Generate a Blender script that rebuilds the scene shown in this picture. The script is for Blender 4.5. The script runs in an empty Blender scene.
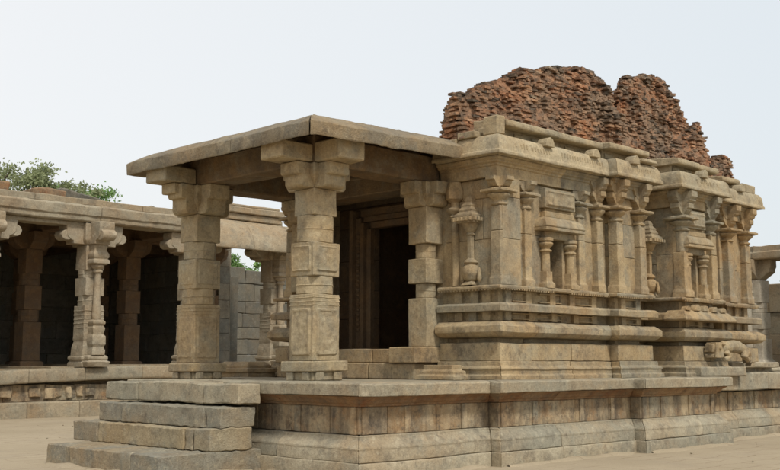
import bpy, bmesh, math, random
from mathutils import Vector, Matrix, noise
random.seed(7)
sc = bpy.context.scene
COL = sc.collection
RND = random.random
def U(a, b): return a + (b - a) * RND()

# ------------------------------------------------------------------ materials
def _n(nt, t, **k):
    n = nt.nodes.new(t)
    for a, v in k.items(): setattr(n, a, v)
    return n
def ramp(nt, src, stops):
    r = _n(nt, 'ShaderNodeValToRGB'); cr = r.color_ramp
    while len(cr.elements) < len(stops): cr.elements.new(0.5)
    for e, (p, c) in zip(cr.elements, stops):
        e.position = p; e.color = (c, c, c, 1) if isinstance(c, (int, float)) else (*c, 1)
    nt.links.new(src, r.inputs[0]); return r.outputs[0]
def mix(nt, f, a, b, bt='MIX'):
    m = _n(nt, 'ShaderNodeMix', data_type='RGBA', blend_type=bt)
    for i, v in ((0, f), (6, a), (7, b)):
        if isinstance(v, (int, float)): m.inputs[i].default_value = v if i == 0 else (v, v, v, 1)
        elif isinstance(v, tuple): m.inputs[i].default_value = (*v, 1)
        else: nt.links.new(v, m.inputs[i])
    return m.outputs[2]
def noi(nt, co, scale, detail=6, rough=.6, sx=1, sy=1, sz=1, dist=0, off=0):
    mp = _n(nt, 'ShaderNodeMapping'); nt.links.new(co, mp.inputs[0])
    mp.inputs['Scale'].default_value = (sx, sy, sz); mp.inputs['Location'].default_value = (off, off * .7, off * 1.3)
    n = _n(nt, 'ShaderNodeTexNoise'); nt.links.new(mp.outputs[0], n.inputs['Vector'])
    n.inputs['Scale'].default_value = scale; n.inputs['Detail'].default_value = detail
    n.inputs['Roughness'].default_value = rough; n.inputs['Distortion'].default_value = dist
    return n.outputs[0]
def base(name):
    m = bpy.data.materials.new(name); m.use_nodes = True; nt = m.node_tree
    b = nt.nodes['Principled BSDF']; b.inputs['Roughness'].default_value = .92
    b.inputs['Specular IOR Level'].default_value = .25
    return m, nt, b
def stone(name, warm=(.40, .30, .185), pale=(.50, .42, .30), grey=(.31, .295, .235), rust=(.34, .20, .09),
          dark=(.10, .08, .06), greyness=.5, rusty=.2, dirty=.3, streak=0., bump=1., pos=True, carve=0.):
    m, nt, b = base(name); L = nt.links.new
    if pos: co = _n(nt, 'ShaderNodeNewGeometry').outputs['Position']
    else: co = _n(nt, 'ShaderNodeTexCoord').outputs['Object']
    warm, pale, grey, rust = [(q[0] * .85, q[1] * .855, q[2] * .83) for q in (warm, pale, grey, rust)]
    at = _n(nt, 'ShaderNodeAttribute', attribute_name='tone').outputs['Fac']
    n1 = noi(nt, co, .9, 5, .6, off=3)
    c = mix(nt, ramp(nt, n1, [(.35, 0), (.65, 1)]), warm, pale)
    # block to block difference
    c = mix(nt, ramp(nt, at, [(0, 0), (.5, .0), (.72, greyness), (1, min(1, greyness + .35))]), c, grey)
    c = mix(nt, ramp(nt, at, [(0, .7), (.3, 0)]), c, tuple(v * 1.15 for v in pale))
    c = mix(nt, ramp(nt, noi(nt, co, .45, 4, .6, off=63), [(.45, 0), (.62, .45)]), c, (warm[0] * 1.05, warm[1] * .88, warm[2] * .72))
    g2 = noi(nt, co, 1.7, 8, .65, off=11)
    c = mix(nt, ramp(nt, g2, [(.48, 0), (.60, greyness * 1.1)]), c, grey)
    r1 = noi(nt, co, 2.3, 9, .7, off=23)
    c = mix(nt, ramp(nt, r1, [(.50, 0), (.64, rusty)]), c, rust)
    d1 = noi(nt, co, 3.1, 10, .72, off=37)
    c = mix(nt, ramp(nt, d1, [(.50, 0), (.66, dirty * 1.2)]), c, dark)
    d2 = noi(nt, co, 9, 8, .7, off=71)
    c = mix(nt, ramp(nt, d2, [(.54, 0), (.66, dirty)]), c, dark)
    p2 = noi(nt, co, 6, 8, .7, off=91)
    c = mix(nt, ramp(nt, p2, [(.55, 0), (.66, .45)]), c, tuple(v * 1.3 for v in pale))
    if streak:
        s = noi(nt, co, 4.5, 6, .6, sx=.7, sy=.7, sz=.2, off=5)
        c = mix(nt, ramp(nt, s, [(.48, 0), (.66, streak)]), c, dark)
        s2 = noi(nt, co, 3.6, 5, .6, sx=.8, sy=.8, sz=.2, off=51)
        c = mix(nt, ramp(nt, s2, [(.52, 0), (.66, streak * .8)]), c, tuple(v * 1.25 for v in pale))
    f1 = noi(nt, co, 28, 6, .75, off=2)
    c = mix(nt, 1., c, ramp(nt, f1, [(.3, .76), (.5, 1.), (.7, 1.2)]), 'MULTIPLY')
    f2 = noi(nt, co, 110, 3, .8, off=9)
    c = mix(nt, 1., c, ramp(nt, f2, [(.3, .85), (.5, 1.), (.7, 1.12)]), 'MULTIPLY')
    L(c, b.inputs['Base Color'])
    bp = _n(nt, 'ShaderNodeBump'); bp.inputs['Distance'].default_value = .035 * bump; bp.inputs['Strength'].default_value = .9
    h = mix(nt, .35, noi(nt, co, 9, 9, .74, off=1), noi(nt, co, 50, 4, .7, off=1))
    if carve:
        v = _n(nt, 'ShaderNodeTexVoronoi'); L(co, v.inputs[0]); v.inputs['Scale'].default_value = 9
        h = mix(nt, carve, h, v.outputs['Distance'])
    L(h, bp.inputs['Height']); L(bp.outputs[0], b.inputs['Normal'])
    return m
M = {}
M['temple'] = stone('temple_sandstone', warm=(.40, .285, .155), pale=(.50, .39, .24), greyness=.42, rusty=.35, dirty=.5, streak=.25)
M['wallst'] = stone('temple_wall_stone', warm=(.41, .295, .16), pale=(.50, .385, .235), greyness=.5, rusty=.4, dirty=.35, carve=.15, streak=.3)
M['cornice'] = stone('cornice_stone', warm=(.40, .31, .185), pale=(.49, .40, .265), greyness=.35, rusty=.2, dirty=.4, carve=.2, streak=.22)
M['dado'] = stone('stained_dado_stone', warm=(.29, .20, .115), pale=(.50, .39, .25), rust=(.36, .19, .08), greyness=.4, rusty=.6, dirty=.75, streak=.75)
M['rust'] = stone('rust_stained_stone', warm=(.25, .14, .07), pale=(.34, .22, .12), rust=(.25, .09, .035), greyness=.15, rusty=.7, dirty=.5, streak=.3)
M['slab'] = stone('platform_slab_stone', warm=(.39, .32, .22), pale=(.48, .42, .31), greyness=.5, rusty=.14, dirty=.4)
M['step'] = stone('step_granite', warm=(.40, .32, .20), pale=(.46, .39, .27), grey=(.285, .275, .23), greyness=.6, rusty=.2, dirty=.35, bump=1.4)
M['pillar'] = stone('pillar_stone', warm=(.41, .315, .185), pale=(.50, .41, .275), greyness=.45, rusty=.25, dirty=.35, carve=.3, streak=.2)
M['roof'] = stone('roof_slab_stone', warm=(.30, .235, .15), pale=(.38, .31, .21), grey=(.21, .195, .16), greyness=.5, rusty=.25, dirty=.45, bump=1.4)
M['beam'] = stone('shade_toned_beam_stone', warm=(.17, .11, .06), pale=(.24, .165, .095), greyness=.3, rusty=.45, dirty=.5, streak=.3)  # darkened so the eave's shade is painted into the beam colour
M['ceil'] = stone('shade_toned_ceiling_stone', warm=(.11, .07, .04), pale=(.15, .10, .06), grey=(.09, .08, .06), greyness=.3, rusty=.4, dirty=.4)  # dark tone paints in the shade beneath the porch roof
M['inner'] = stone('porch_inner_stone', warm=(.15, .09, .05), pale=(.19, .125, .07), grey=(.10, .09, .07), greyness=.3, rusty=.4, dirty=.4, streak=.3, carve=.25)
M['hall'] = stone('hall_stone', warm=(.34, .265, .175), pale=(.43, .355, .25), greyness=.35, rusty=.22, dirty=.35, carve=.1, pos=True)
M['hallp'] = stone('hall_pillar_stone', warm=(.37, .30, .21), pale=(.44, .38, .29), greyness=.35, rusty=.2, dirty=.28, carve=.2, pos=False)
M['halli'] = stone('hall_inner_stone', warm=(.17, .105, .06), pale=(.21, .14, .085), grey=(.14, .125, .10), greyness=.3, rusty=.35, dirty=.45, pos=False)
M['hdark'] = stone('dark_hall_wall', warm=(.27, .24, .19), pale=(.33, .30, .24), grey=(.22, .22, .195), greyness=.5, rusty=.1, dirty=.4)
M['palest'] = stone('pale_weathered_stone', warm=(.46, .40, .31), pale=(.56, .50, .41), grey=(.38, .37, .32), greyness=.4, rusty=.1, dirty=.25)
M['hwall'] = stone('grey_wall_granite', warm=(.17, .158, .125), pale=(.21, .195, .16), grey=(.12, .12, .108), greyness=.5, rusty=.1, dirty=.4)  # granite grey, taken darker to paint in shade from the hall roof

def brickmat():
    m, nt, b = base('old_red_brick'); L = nt.links.new
    co = _n(nt, 'ShaderNodeNewGeometry').outputs['Position']
    at = _n(nt, 'ShaderNodeAttribute', attribute_name='tone').outputs['Fac']
    li = _n(nt, 'ShaderNodeAttribute', attribute_name='lichen').outputs['Fac']
    c = ramp(nt, at, [(0, (.25, .115, .065)), (.25, (.40, .185, .09)), (.5, (.34, .19, .11)), (.7, (.47, .26, .14)), (.88, (.44, .34, .23)), (1, (.15, .11, .08))])
    n1 = noi(nt, co, 1.1, 8, .7, off=4)
    c = mix(nt, ramp(nt, n1, [(.46, 0), (.60, .75)]), c, (.25, .185, .125))
    n3 = noi(nt, co, 5, 7, .7, off=14)
    c = mix(nt, ramp(nt, n3, [(.49, 0), (.60, .75)]), c, (.12, .095, .07))
    n4 = noi(nt, co, 1.6, 7, .7, off=44)
    c = mix(nt, ramp(nt, n4, [(.52, 0), (.60, .45)]), c, (.16, .125, .09))
    c = mix(nt, li, c, (.075, .065, .05))
    n2 = noi(nt, co, 30, 6, .75)
    c = mix(nt, 1., c, ramp(nt, n2, [(.25, .5), (.5, 1.), (.75, 1.35)]), 'MULTIPLY')
    L(c, b.inputs['Base Color'])
    bp = _n(nt, 'ShaderNodeBump'); bp.inputs['Distance'].default_value = .03
    L(noi(nt, co, 22, 8, .75), bp.inputs['Height']); L(bp.outputs[0], b.inputs['Normal'])
    return m
M['brick'] = brickmat()

def groundmat():
    m, nt, b = base('packed_sand'); L = nt.links.new
    co = _n(nt, 'ShaderNodeNewGeometry').outputs['Position']
    c = mix(nt, ramp(nt, noi(nt, co, .35, 8, .65), [(.35, 0), (.65, 1)]), (.335, .272, .182), (.39, .32, .22))
    c = mix(nt, ramp(nt, noi(nt, co, .9, 9, .7, off=7), [(.52, 0), (.68, .5)]), c, (.30, .245, .175))
    c = mix(nt, ramp(nt, noi(nt, co, 2.2, 9, .75, off=17), [(.58, 0), (.72, .55)]), c, (.40, .335, .245))
    c = mix(nt, 1., c, ramp(nt, noi(nt, co, 45, 6, .8), [(.25, .72), (.5, 1.), (.75, 1.2)]), 'MULTIPLY')
    # worn paving joints, faint
    v = _n(nt, 'ShaderNodeTexBrick'); mp = _n(nt, 'ShaderNodeMapping'); L(co, mp.inputs[0]); mp.inputs['Scale'].default_value = (1, 1, 1)
    nn = noi(nt, co, 1.2, 3, .5, off=8)
    vm = _n(nt, 'ShaderNodeVectorMath', operation='MULTIPLY_ADD'); L(nn, vm.inputs[0]); vm.inputs[1].default_value = (.5, .5, 0); L(mp.outputs[0], vm.inputs[2])
    L(vm.outputs[0], v.inputs[0]); v.inputs['Scale'].default_value = .55; v.inputs['Mortar Size'].default_value = .012
    v.inputs['Mortar Smooth'].default_value = .6
    msk = mix(nt, 1., v.outputs['Fac'], ramp(nt, noi(nt, co, .5, 5, .6, off=31), [(.42, 0), (.55, .9)]), 'MULTIPLY')
    c = mix(nt, msk, c, (.25, .19, .12))
    L(c, b.inputs['Base Color'])
    bp = _n(nt, 'ShaderNodeBump'); bp.inputs['Distance'].default_value = .03; bp.inputs['Strength'].default_value = .6
    h = mix(nt, .5, noi(nt, co, 3, 9, .7), noi(nt, co, 40, 5, .7)); L(h, bp.inputs['Height']); L(bp.outputs[0], b.inputs['Normal'])
    return m
M['ground'] = groundmat()
def leafmat(name, a, b2):
    m, nt, b = base(name); L = nt.links.new
    co = _n(nt, 'ShaderNodeNewGeometry').outputs['Position']
    at = _n(nt, 'ShaderNodeAttribute', attribute_name='tone').outputs['Fac']
    c = mix(nt, at, a, b2)
    c = mix(nt, 1., c, ramp(nt, noi(nt, co, .8, 4), [(.3, .75), (.7, 1.2)]), 'MULTIPLY')
    L(c, b.inputs['Base Color']); b.inputs['Roughness'].default_value = .6
    tr = _n(nt, 'ShaderNodeBsdfTranslucent'); L(c, tr.inputs[0])
    mx = _n(nt, 'ShaderNodeMixShader'); mx.inputs[0].default_value = .35
    L(b.outputs[0], mx.inputs[1]); L(tr.outputs[0], mx.inputs[2]); L(mx.outputs[0], nt.nodes['Material Output'].inputs[0])
    return m
M['leaf'] = leafmat('green_leaves', (.15, .26, .08), (.28, .42, .15))
M['leaf2'] = leafmat('olive_leaves', (.20, .23, .11), (.34, .38, .20))
M['bark'] = stone('bark', warm=(.12, .09, .06), pale=(.18, .14, .1), pos=True)

# ------------------------------------------------------------------ mesh builder
def nz(p, f, o):
    return noise.noise_vector(Vector((p[0] * f + o, p[1] * f - o, p[2] * f + 2 * o)))
class MB:
    def __init__(s):
        s.bm = bmesh.new(); s.t = s.bm.verts.layers.float.new('tone'); s.l = s.bm.verts.layers.float.new('lichen')
    def poly(s, verts, faces, tone=None, lich=0):
        tone = RND() if tone is None else tone
        vs = []
        for v in verts:
            w = s.bm.verts.new(v); w[s.t] = tone; w[s.l] = lich; vs.append(w)
        for f in faces:
            try: s.bm.faces.new([vs[i] for i in f])
            except ValueError: pass
        return vs
    def box(s, x0, x1, y0, y1, z0, z1, tone=None, jit=0, lich=0):
        v = [(x, y, z) for z in (z0, z1) for y in (y0, y1) for x in (x0, x1)]
        if jit: v = [(a + U(-jit, jit), b + U(-jit, jit), c + U(-jit, jit) * .6) for a, b, c in v]
        return s.poly(v, [(0, 2, 3, 1), (4, 5, 7, 6), (0, 1, 5, 4), (1, 3, 7, 5), (3, 2, 6, 7), (2, 0, 4, 6)], tone, lich)
    def prism(s, pts, fr, z0, z1, tone=None):
        """pts 2D polygon, fr(a,b,c)->xyz with c from z0 to z1"""
        n = len(pts)
        v = [fr(a, b, z0) for a, b in pts] + [fr(a, b, z1) for a, b in pts]
        f = [tuple(range(n))[::-1], tuple(range(n, 2 * n))] + [(i, (i + 1) % n, n + (i + 1) % n, n + i) for i in range(n)]
        return s.poly(v, f, tone)
    def loft(s, rings, tone=None, cap=True):
        n = len(rings[0]); v = [p for r in rings for p in r]; f = []
        for k in range(len(rings) - 1):
            for i in range(n):
                f.append((k * n + i, k * n + (i + 1) % n, (k + 1) * n + (i + 1) % n, (k + 1) * n + i))
        if cap: f += [tuple(range(n))[::-1], tuple(range((len(rings) - 1) * n, len(rings) * n))]
        return s.poly(v, f, tone)
    def lathe(s, cx, cy, prof, n=12, tone=None, rot=0):
        return s.loft([[(cx + r * math.cos(rot + 2 * math.pi * i / n), cy + r * math.sin(rot + 2 * math.pi * i / n), z) for i in range(n)] for r, z in prof], tone)
    def sq(s, cx, cy, prof, tone=None, ax=1., ay=1.):
        return s.loft([[(cx - h * ax, cy - h * ay, z), (cx + h * ax, cy - h * ay, z), (cx + h * ax, cy + h * ay, z), (cx - h * ax, cy + h * ay, z)] for h, z in prof], tone)
    def build(s, name, mat, parent=None, loc=None, bev=.012, sub=.16, amp=.010, amp2=.004, smooth=24, seedo=0, label=None):
        bm = s.bm
        bmesh.ops.recalc_face_normals(bm, faces=bm.faces)
        if bev:
            es = [e for e in bm.edges if len(e.link_faces) == 2 and e.calc_face_angle(0) > .5 and e.calc_length() > .03]
            if es: bmesh.ops.bevel(bm, geom=es, offset=bev, segments=1, affect='EDGES', clamp_overlap=True)
        if sub:
            bmesh.ops.triangulate(bm, faces=[f for f in bm.faces if len(f.verts) > 4])
            for k in range(7):
                es = [e for e in bm.edges if e.calc_length() > sub]
                if not es: break
                bmesh.ops.subdivide_edges(bm, edges=es, cuts=1, use_grid_fill=True)
                bmesh.ops.triangulate(bm, faces=[f for f in bm.faces if len(f.verts) > 4])
        if amp:
            for v in bm.verts:
                p = v.co.copy()
                v.co = p + nz(p, 1.3, seedo) * amp + nz(p, 7, seedo + 3) * amp2 + nz(p, 19, seedo + 7) * amp2 * .6
        o0 = Vector(loc) if loc else (parent.matrix_world.translation.copy() if parent else Vector((0, 0, 0)))
        if parent and not loc: o0 = WL[parent.name]
        bmesh.ops.translate(bm, verts=bm.verts, vec=-o0)
        me = bpy.data.meshes.new(name); bm.to_mesh(me); bm.free()
        me.materials.append(mat)
        if smooth:
            me.shade_smooth(); me.set_sharp_from_angle(angle=math.radians(smooth))
        o = bpy.data.objects.new(name, me); COL.objects.link(o)
        if parent: o.parent = parent; WL[o.name] = o0
        else: o.location = o0; WL[o.name] = o0
        if label: o['label'] = label
        return o
WL = {}
def thing(name, label, cat, loc, group=None):
    o = bpy.data.objects.new(name, None); COL.objects.link(o); o.location = loc; o.empty_display_size = .3
    o['label'] = label; o['category'] = cat
    if group: o['group'] = group
    WL[o.name] = Vector(loc); return o
def tag(o, label, cat, group=None, kind=None):
    if label: o['label'] = label
    if cat: o['category'] = cat
    if group: o['group'] = group
    if kind: o['kind'] = kind
    return o

def sweep(mb, path, prof, blk=(.8, 1.6), gap=.005, jit=.006, zf=None, closed=False, tones=None, skip=None, cgap=0.):
    """profile (d outward, z) swept along a plan path whose right-hand side is outward, cut into blocks"""
    P = [Vector(p) for p in path]; n = len(P)
    def nrm(i):
        d = (P[(i + 1) % n] - P[i]).normalized(); return Vector((d.y, -d.x)), d
    segs = n if closed else n - 1
    for i in range(segs):
        A = P[i]; B = P[(i + 1) % n]; N, D = nrm(i); Ln = (B - A).length
        def mit(j, prev):
            # slope ds/dd at a corner for this edge
            if not closed and ((prev and i == 0) or (not prev and i == segs - 1)): return 0.
            N2, D2 = nrm((i - 1) % n) if prev else nrm((i + 1) % n)
            m = (N + N2) / (1 + N.dot(N2)); return m.dot(D)
        ka, kb = mit(i, True), mit(i, False)
        cuts = [0.]
        if blk:
            while Ln - cuts[-1] > blk[1] * 1.3: cuts.append(cuts[-1] + U(*blk))
        cuts.append(Ln)
        for k in range(len(cuts) - 1):
            a, b = cuts[k], cuts[k + 1]
            mid = A + D * (a + b) / 2
            if skip and skip(mid): continue
            jo, jz = U(-jit, jit), U(-jit, jit) * .5
            ends = []
            for s, sl, g in ((a, ka if k == 0 else 0, gap if k else cgap), (b, kb if k == len(cuts) - 2 else 0, -gap if k < len(cuts) - 2 else -cgap)):
                ring = []
                for d, z in prof:
                    q = A + D * (s + sl * d + g) + N * (d + (jo if d > -.2 else 0))
                    zz = z + jz + (zf(q.x, q.y) if zf else 0)
                    ring.append((q.x, q.y, zz))
                ends.append(ring)
            mb.loft(ends, tone=(tones(mid) if tones else None))

# ------------------------------------------------------------------ ground
g = bmesh.new()
bmesh.ops.create_grid(g, x_segments=120, y_segments=120, size=1)
for v in g.verts:
    x, y = v.co.x, v.co.y
    v.co.x = 20 + math.copysign(abs(x) ** 2.2, x) * 900; v.co.y = 15 + math.copysign(abs(y) ** 2.2, y) * 900
    v.co.z = -.006 + .02 * noise.noise(Vector((v.co.x * .35, v.co.y * .35, 0)))- .012
me = bpy.data.meshes.new('ground'); g.to_mesh(me); g.free(); me.materials.append(M['ground']); me.shade_smooth()
o = bpy.data.objects.new('ground', me); COL.objects.link(o); tag(o, 'packed sandy courtyard ground around the temple', None, kind='structure')

# ------------------------------------------------------------------ stone platform
PF = thing('stone_platform', 'moulded stone platform with rust streaked dado that carries the temple', 'platform', (17, 14, 0))
pp = [(20, 18.3), (12.7, 18.3), (12.7, 16.72), (10.34, 16.72), (10.34, 10.86), (13.2, 10.86), (13.2, 10.66), (17.05, 10.66), (17.05, 10.45), (20.3, 10.45), (20.3, 10.95), (27.5, 10.95)]
front = lambda q: q.y < 18
mb = MB()
sweep(mb, pp, [(-.5, -.1), (.0, -.1), (.0, .185), (-.012, .2), (-.5, .2)], blk=(1.2, 2.6), jit=.012)
mb.build('foot_course', M['slab'], PF, bev=.018)
mb = MB()
sweep(mb, pp, [(-.5, .203), (-.03, .203), (-.03, .33), (-.045, .37), (-.035, .40), (-.12, .49), (-.165, .53), (-.165, .567), (-.5, .567)], blk=(1.1, 2.4), jit=.01)
mb.build('base_moulding', M['slab'], PF, bev=.012)
mb = MB()
dp = [(.0, 0)]
sweep(mb, pp, [(-.6, .57), (-.25, .57), (-.25, .965), (-.6, .965)], blk=(.5, 1.1), jit=.006)
# pilaster strips of the dado
def strips(mb, path, d, z0, z1, w, t, step, jit=.0):
    for i in range(len(path) - 1):
        A, B = Vector(path[i]), Vector(path[i + 1]); D = (B - A); Ln = D.length; D.normalize(); N = Vector((D.y, -D.x))
        if Ln < .8: continue
        k = max(1, round(Ln / step))
        for j in range(k + 1):
            s = .36 + (Ln - .72) * j / k + (U(-jit, jit) if 0 < j < k else 0)
            c = A + D * s + N * d
            for ww, tt in ((w, t),):
                a = c - D * ww / 2 - N * .03; b = c + D * ww / 2 + N * tt
                mb.box(min(a.x, b.x), max(a.x, b.x), min(a.y, b.y), max(a.y, b.y), z0, z1)
strips(mb, pp, -.25, .571, .962, .13, .03, 1.25, .25)
mb.build('dado', M['dado'], PF, bev=.008, sub=.2)
mb = MB()
sweep(mb, pp, [(-.6, .968), (-.21, .968), (-.20, 1.0), (-.15, 1.02), (-.13, 1.06), (-.06, 1.10), (-.05, 1.118), (-.6, 1.118)], blk=(1., 2.2), jit=.006, skip=lambda q: q.x > 20.6)
mb.build('cornice_moulding', M['rust'], PF, bev=.006)
mb = MB()
sweep(mb, pp, [(-.75, 1.12), (.02, 1.12), (.025, 1.285), (.0, 1.30), (-.75, 1.305)], blk=(1.4, 3.0), jit=.012, skip=lambda q: q.x > 20.5)
mb.build('top_slab', M['slab'], PF, bev=.016, amp=.014)
mb = MB()
sweep(mb, [(20.33, 10.97), (27.5, 10.97)], [(-.9, 1.0), (.03, 1.0), (.03, 1.365), (.0, 1.38), (-.9, 1.385)], blk=(1.2, 1.9), jit=.01)
mb.box(20.35, 27.5, 11.3, 12.2, 1.385, 1.47); 
mb.build('raised_edge_slab', M['slab'], PF, bev=.02, amp=.014)
mb = MB()
xs = 10.95
while xs < 27.4:
    w = U(1.2, 2.2); ys = 11.2 + .25
    while ys < (16.7 if xs < 13 else 18.2):
        h = U(1.2, 2.2)
        mb.box(xs + .004, min(xs + w, 27.4) - .004, ys + .004, min(ys + h, 16.6 if xs < 13 else 18.25) - .004, 1.15, 1.298 + U(-.006, .006)); ys += h
    xs += w
mb.box(10.8, 27.4, 11.4, 16.2, .0, 1.14); mb.box(13.2, 27.3, 16.21, 17.8, .0, 1.14)
mb.build('platform_paving', M['slab'], PF, bev=.012, sub=.4, amp=.006)

# ------------------------------------------------------------------ stairs
ST = thing('stone_staircase', 'four rough grey granite steps leading up to the porch platform', 'staircase', (9.6, 14.6, 0))
def step(x0, x1, ys, z0, z1, label=None):
    mb = MB()
    for (a, b, dx, tone) in ys:
        mb.box(x0 + dx, x1, a + .006, b - .006, z0, z1 + U(-.008, .008), tone)
    return mb
s = step(8.54, 10.36, [(13.0, 13.75, .0, .95), (13.75, 15.5, .0, .8), (15.5, 16.28, .03, .75)], -.1, .29)
s.build('step', M['step'], ST, bev=.014, sub=.10, amp=.012, amp2=.018)
s = step(9.36, 10.36, [(13.42, 13.62, .03, .7), (13.62, 16.05, .0, .3), (16.05, 16.85, -.02, .9)], .298, .615); 
s.box(9.40, 10.17, 13.0, 13.40, .30, .625, .6)
s.build('step', M['step'], ST, bev=.014, sub=.10, amp=.012, amp2=.018)
s = step(9.57, 10.36, [(13.42, 15.7, .0, .8), (15.7, 16.45, .02, .85)], .63, .93)
s.box(9.60, 10.24, 13.02, 13.40, .63, .925, .85)
s.build('step', M['step'], ST, bev=.014, sub=.10, amp=.012, amp2=.018)
s = step(9.89, 10.34 - .03, [(12.98, 13.9, .0, .25), (13.9, 15.75, .01, .35), (15.75, 16.72, -.02, .8)], .965, 1.275)
s.build('step', M['slab'], ST, bev=.022, sub=.11, amp=.022, amp2=.012, label='topmost step, a thick buff landing slab')

# ------------------------------------------------------------------ temple
TP = thing('stone_temple', 'carved buff stone temple with an open pillared porch and a ruined brick tower', 'temple', (17, 14.6, 1.3))
ref = [(17.42, 17.25), (14.08, 17.25), (14.08, 16.5)]
ref2 = [(14.08, 12.72), (14.08, 11.38), (17.38, 11.38), (17.38, 11.2), (18.62, 11.2), (18.62, 11.82), (19.45, 11.82), (19.45, 11.02), (21.15, 11.02), (21.15, 11.75), (21.88, 11.75), (21.88, 11.36), (23.4, 11.36), (23.4, 17.25), (17.42, 17.25)]
RP = ref2 + ref[1:]          # from porch right flank all round the back to porch left flank
def swp(name, prof, mat, blk=(.8, 1.7), jit=.006, bev=.012, amp=.010, path=RP, extra=None, **k):
    mb = MB(); sweep(mb, path, prof, blk=blk, jit=jit, **k)
    if extra: extra(mb)
    return mb.build(name, mat, TP, bev=bev, amp=amp, sub=k.get('sub', .16) if False else .15)
swp('foot_moulding', [(-.4, 1.302), (.14, 1.302), (.14, 1.375), (.10, 1.39), (.10, 1.455), (.12, 1.47), (.12, 1.50), (.055, 1.53), (.05, 1.612), (-.4, 1.612)], M['temple'], jit=.012, bev=.008)
swp('plinth_course', [(-.4, 1.617), (.0, 1.617), (-.005, 1.91), (-.02, 1.925), (-.4, 1.925)], M['temple'], blk=(.6, 1.3), jit=.008, bev=.01)
swp('rounded_moulding', [(-.4, 1.928), (-.19, 1.928), (-.19, 2.0), (.05, 2.03), (.135, 2.10), (.135, 2.205), (.03, 2.285), (-.1, 2.29), (-.4, 2.30)], M['temple'], blk=(.9, 1.9), bev=.005)
def dent(mb):
    strips(mb, RP, -.15, 2.303, 2.455, .16, .07, .85, .06)
    strips(mb, RP, -.15, 2.604, 2.825, .16, .07, .85, .06)
    for (x0, x1, y) in ((14.55, 15.1, 11.38), (15.35, 16.0, 11.38), (16.35, 17.0, 11.38), (17.75, 18.2, 11.2), (19.9, 20.9, 11.02)):
        for z0, z1 in ((2.325, 2.345), (2.415, 2.44), (2.63, 2.65), (2.78, 2.81)): mb.box(x0, x1, y + .085, y + .15, z0, z1, .5)
swp('recessed_band', [(-.4, 2.30), (-.15, 2.302), (-.15, 2.83), (-.4, 2.83)], M['temple'], bev=.006, extra=dent)
swp('moulded_band', [(-.4, 2.457), (.085, 2.457), (.09, 2.565), (.04, 2.602), (-.4, 2.602)], M['temple'], bev=.006)
def teeth(mb):
    for (x0, x1, y) in ((14.08, 15.62, 11.38), (16.12, 17.38, 11.38), (17.42, 18.6, 11.2), (19.5, 21.1, 11.02), (21.92, 23.35, 11.36)):
        x = x0
        while x < x1:
            mb.box(x, x + .035, y - .05, y + .02, 2.812, 2.85, .3); x += .07
    y = 11.42
    while y < 12.7: mb.box(14.03, 14.1, y, y + .035, 2.812, 2.85, .3); y += .07
swp('cap_moulding', [(-.4, 2.832), (.04, 2.832), (.055, 2.845), (.055, 2.885), (.02, 2.905), (-.4, 2.905)], M['temple'], bev=.005, extra=teeth, skip=lambda q: False)

mb = MB()
for (xa, xb, ya) in ((19.45, 21.15, 11.02),):
    mb.loft([[(xa - a, ya - a, z), (xb + a, ya - a, z), (xb + a, ya + .3, z), (xa - a, ya + .3, z)] for a, z in ((.06, 2.425), (.21, 2.43), (.22, 2.46), (.17, 2.53), (.09, 2.62), (.05, 2.64))], .3)
    x = xa + .05
    while x < xb:
        e = U(.7, 1.3); mb.loft([[(x + a * .11 * e * k, ya - .06 + b * .06, 2.63 + z) for a, b in ((-1, -1), (1, -1), (1, 1), (-1, 1))] for k, z in ((1, 0), (.9, .05 * e), (.35, .10 * e))], .3); x += U(.22, .42)
mb.build('hood_moulding', M['temple'], TP, bev=.006, amp=.014, amp2=.008)

# walls (offset -.14 behind the mouldings)
WD = -.13
def wallblocks(mb, A, B, z0, z1, t=.5, holes=(), course=(.55, .95), blk=(.6, 1.25), jit=.008, d=WD):
    A, B = Vector(A), Vector(B); D = (B - A); Ln = D.length; D.normalize(); N = Vector((D.y, -D.x))
    z = z0
    while z < z1 - .01:
        h = U(*course)
        if z1 - z - h < .3: h = z1 - z
        s = 0.
        while s < Ln - .01:
            w = U(*blk)
            if Ln - s - w < .3: w = Ln - s
            pieces = [(s, s + w, z, z + h)]
            for (a, b, c, e) in holes:
                nx = []
                for (p, q, r, u) in pieces:
                    if q <= a or p >= b or u <= c or r >= e: nx.append((p, q, r, u)); continue
                    if p < a: nx.append((p, a, r, u))
                    if q > b: nx.append((b, q, r, u))
                    if r < c: nx.append((max(p, a), min(q, b), r, c))
                    if u > e: nx.append((max(p, a), min(q, b), e, u))
                pieces = nx
            tone = RND(); j = U(-jit, jit)
            for (p, q, r, u) in pieces:
                if q - p < .02 or u - r < .02: continue
                c0 = A + D * (p + .003) + N * (d + j); c1 = A + D * (q - .003) + N * (d - t)
                mb.box(min(c0.x, c1.x), max(c0.x, c1.x), min(c0.y, c1.y), max(c0.y, c1.y), r + .003, u - .003, tone)
            s += w
        z += h
mb = MB()
WZ0, WZ1 = 2.9, 4.76
mb.box(14.22, 14.75, 12.66, 12.99, 1.84, 5.25, .5); mb.box(14.22, 14.75, 16.28, 16.7, 1.84, 5.25, .5)
wallblocks(mb, (14.21, 12.72), (14.21, 11.38), WZ0, WZ1, d=0)
wallblocks(mb, (14.23, 11.51), (17.6, 11.51), WZ0, WZ1, d=0, holes=[(1.42, 1.86, 2.5, 3.87)])
wallblocks(mb, (17.5, 11.33), (18.49, 11.33), WZ0, WZ1, d=0)
wallblocks(mb, (18.48, 11.33), (18.48, 12.05), WZ0, WZ1, d=0, t=.2)
wallblocks(mb, (18.45, 12.04), (19.62, 12.04), WZ0, WZ1, d=0)
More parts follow.
